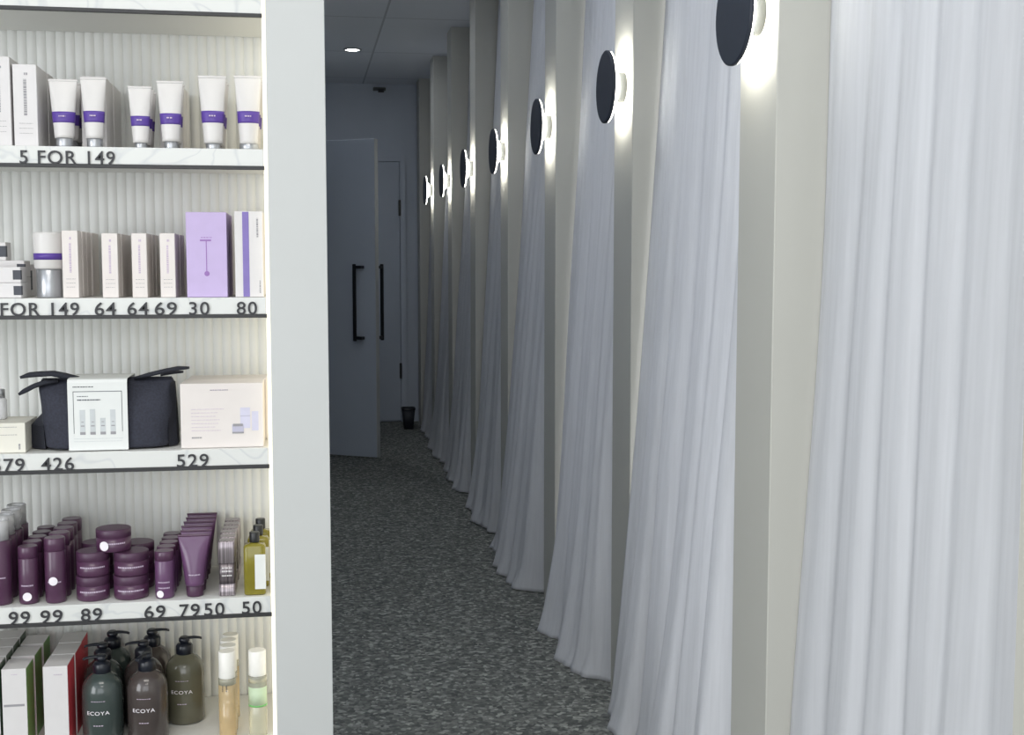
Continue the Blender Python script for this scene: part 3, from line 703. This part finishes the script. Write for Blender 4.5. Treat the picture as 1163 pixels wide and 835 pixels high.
# --- lowest visible shelf
g = 'tall white cartons on the lowest visible shelf'
c, w, h = carton('product_carton', E_, -42, 0, 757, .05, [M['carton'], M['dkgreen']], 'x', 'carton', g, style='')
row(c, 4, .055, 'dark-sided white carton at left edge of lowest shelf, %s in row')
c, w, h = carton('product_carton', E_, 3, 31, 760, .058, [M['carton'], M['green']], 'x', 'carton', g, style='')
MB().box(-w*.44, w*.40, -.0294, -.0290, h*.70-.022, h*.70-.018).build('printed_line', M['inkg'], c)
b = MB(); lines(b, random.Random(1), -w*.1, w*.15, h*.93, .001, -.0291, 2); b.build('printed_name', M['inkp'], c)
row(c, 3, .072, 'green-sided white carton beside the dark-sided ones, %s in row')
c, w, h = carton('product_carton', E_, 50, 78, 757, .066, [M['carton'], M['red']], 'x', 'carton', g, style='')
b = MB(); lines(b, random.Random(1), -w*.05, w*.3, h*.90, .001, -.0341, 2); b.build('printed_name', M['inkp'], c)
row(c, 3, .070, 'red-sided white carton left of the pump bottles, %s in row')
def pump_bottle(m):
    R = .0355; t = thing('pump_bottle', 'x', 'bottle', (0, 0, zt(E_)), 'dark pump bottles on the lowest visible shelf')
    MB().lathe([(R*.93, .0003), (R, .004), (R, .090), (R*.985, .098), (R*.93, .107), (R*.82, .115), (R*.66, .121), (R*.48, .1255), (.0135, .128), (.0135, .131)], 44).build('bottle_body', M[m], t)
    MB().lathe([(.0148, .127), (.0155, .128), (.0155, .142), (.0130, .146), (.0080, .147), (.0065, .151)], 28).build('pump_collar', M['pump'], t)
    b = MB(); b.lathe([(.0085, .149), (.0100, .151), (.0100, .156), (.0070, .159)], 24)
    rg = []
    for f in (0, .3, .6, .85, 1):
        x = -.002+.034*f; z = .1560+.0015*f-.004*f**4; hw = .0062*(1-.35*f); hh = .0030*(1-.3*f)
        rg.append([(x, hw*math.cos(a), z+hh*math.sin(a)) for a in [2*PI*i/14 for i in range(14)]])
    b.rings(rg); b.build('pump_head', M['pump'], t)
    x = text_mesh('ECOYA', 'printed_name', M['sticker'], t, -.020, .020, .060, .0665, 0, .0004, .0)
    for v in x.data.vertices:
        a = v.co.x/R; rr_ = R+.0002-v.co.y*0; v.co = (rr_*math.sin(a)*(1 if v.co.y > -.0002 else 1.012), -rr_*math.cos(a)*(1 if v.co.y > -.0002 else 1.012), v.co.z)
    b = MB(); rnd = random.Random(6); text_ring(b, rnd, R, .084, .0010, -1.9, -1.25); b.build('small_print', M['inkp'], t); b = MB(); text_ring(b, rnd, R, .040, .0014, -1.8, -1.3); b.build('small_print', M['inkp'], t)
    return t
def place_pump(p, u, y, rz, lab, first):
    o = p if first else copy_tree(p); x = span(u, u, E_, y)[0]
    o.location = (x, y, zt(E_)); o['label'] = lab
    for ch in o.children:
        if ch.name.startswith('pump_head'): ch.rotation_euler.z = rz
        else: ch.rotation_euler.z = -.1
    return o
dT, dB, dO = pump_bottle('teal'), pump_bottle('brown'), pump_bottle('olive')
place_pump(dT, 117, YF+.046, PI+.2, 'dark teal pump bottle, foremost of the left pump bottle row', 1)
place_pump(dT, 118, YF+.119, PI+.1, 'dark teal pump bottle second from the front in the left row', 0)
place_pump(dT, 129, YF+.192, -.1, 'dark teal pump bottle deepest in the left row', 0)
place_pump(dB, 168, YF+.046, -2.0, 'dark brown pump bottle, foremost of the middle pump bottle row', 1)
place_pump(dB, 164, YF+.119, PI+.1, 'dark brown pump bottle second from the front in the middle row', 0)
place_pump(dB, 174, YF+.192, .15, 'dark brown pump bottle deepest in the middle row', 0)
place_pump(dO, 210.5, YF+.132, .1, 'olive pump bottle standing alone right of the brown ones', 1)
g = 'slim fragrance bottles at the right end of the lowest visible shelf'
def slim(u0, u1, vt, vcap, liq, lab, y0, labelm=None):
    x0, x1 = span(u0, u1, E_, y0, .1); r = (x1-x0)/2; H = hgt((u0+u1)/2, vt, E_, y0); hc = hgt((u0+u1)/2, vcap, E_, y0)
    t = thing('fragrance_bottle', lab, 'bottle', ((x0+x1)/2, y0, zt(E_)), g)
    MB().lathe([(r*.95, .0003), (r, .002), (r, hc-.012)], 28).build('liquid_body', M[liq], t)
    MB().lathe([(r, hc-.012), (r, hc-.002), (r*.9, hc)], 28).build('bottle_shoulder', M['glassc'], t)
    MB().lathe([(r*.93, hc), (r*.95, hc+.001), (r*.95, H-.001), (r*.90, H)], 28).build('cap', M['wcap'], t)['label'] = 'white cylindrical cap'
    if labelm:
        n = 14; ring = lambda z: [((r+.0003)*math.cos(a), (r+.0003)*math.sin(a), z) for a in [-PI*.95+PI*.9*i/n for i in range(n+1)]]+[((r+.0001)*math.cos(a), (r+.0001)*math.sin(a), z) for a in [-PI*.05-PI*.9*i/n for i in range(n+1)]]
        MB().rings([ring(hc*.52), ring(hc*.82)]).build('label', M[labelm], t); MB().lathe([(r+.0004, hc*.50), (r+.0004, hc*.53)], 28).build('label_band', M['green'], t)
    else:
        b = MB(); vline(b, random.Random(3), -r*.5, .001, hc-.022, hc-.010, -r*1.0-.0003); vline(b, random.Random(4), -r*.1, .002, hc-.022, hc-.010, -r*1.0-.0003); b.build('printed_mark', M['inkd'], t)
    return t
c = slim(248, 268, 739, 769, 'amber', 'x', YF+.03)
row(c, 4, .034, 'white-capped amber bottle right of the olive bottle, %s in row')
c = slim(282, 303, 738, 766, 'glassc', 'clear bottle with white cap and pale green label beside the cream strip', YF+.03, 'lgreen')

# ------------------------------------------------------------------ light
def area(name, loc, rot, sx, sy, w, col):
    l = bpy.data.lights.new(name, 'AREA'); l.shape = 'RECTANGLE'; l.size = sx; l.size_y = sy; l.energy = w; l.color = col
    o = bpy.data.objects.new(name, l); COL.objects.link(o); o.location = loc; o.rotation_euler = rot; return o
area('window_daylight', ((WX0+WX1)/2, -2.55, (WZ0+WZ1)/2), (PI/2, 0, 0), WX1-WX0-.1, WZ1-WZ0-.1, 27, (.95, .975, 1))
area('side_window_daylight', (-3.05, -.85, 1.45), (PI/2, 0, -PI/2), 2.5, 2.1, 55, (.95, .975, 1))  # fill light for the added side window
for k, e in enumerate((1.4, 3.0, 2.1, .5)):         # unseen fill light added behind the nearest curtains to brighten the cloth
    ya, yb = pil[k]+PW+.05, pil[k+1]-.05
    b = MB()
    for y in (ya, yb-.04): b.box(XW-.02, XW-.001, y, y+.04, .2, 2.5)
    b.box(XW-.02, XW-.001, ya, yb, .2, .24); b.box(XW-.02, XW-.001, ya, yb, 2.46, 2.5)
    struct(b.build('window_%d' % (3+k), M['panel']))  # unseen window frame added around the fill light
    area('curtain_window_daylight', (XW-.012, (ya+yb)/2, 1.3), (PI/2, 0, PI/2), yb-ya-.09, 2.2, e, (.93, .95, 1))
def added_panel(x, y, sx, sy, w, lab):  # unseen ceiling panels, added to light the shop end
    t = thing('light_panel', lab, 'ceiling light', (x, y, CZ))
    area('shop_lamp', (x, y, CZ-.03), (0, 0, 0), sx, sy, w, (1, .965, .90))
    MB().box(-sx/2-.02, sx/2+.02, -sy/2-.02, sy/2+.02, -.02, -.001).build('housing', M['panel'], t)
added_panel(-.35, .7, 1.2, .6, 9, 'rectangular light panel in the shop ceiling in front of the shelving unit')
added_panel(-.1, -1.0, 1.2, .6, 10, 'rectangular light panel in the shop ceiling by the rear window')
W = bpy.data.worlds.new('World'); S.world = W; W.use_nodes = True
W.node_tree.nodes['Background'].inputs[0].default_value = (.8, .88, 1, 1); W.node_tree.nodes['Background'].inputs[1].default_value = .3
S.view_settings.view_transform = 'Standard'; S.view_settings.look = 'None'; S.view_settings.gamma = 1; S.view_settings.exposure = .78
S.view_settings.use_curve_mapping = False
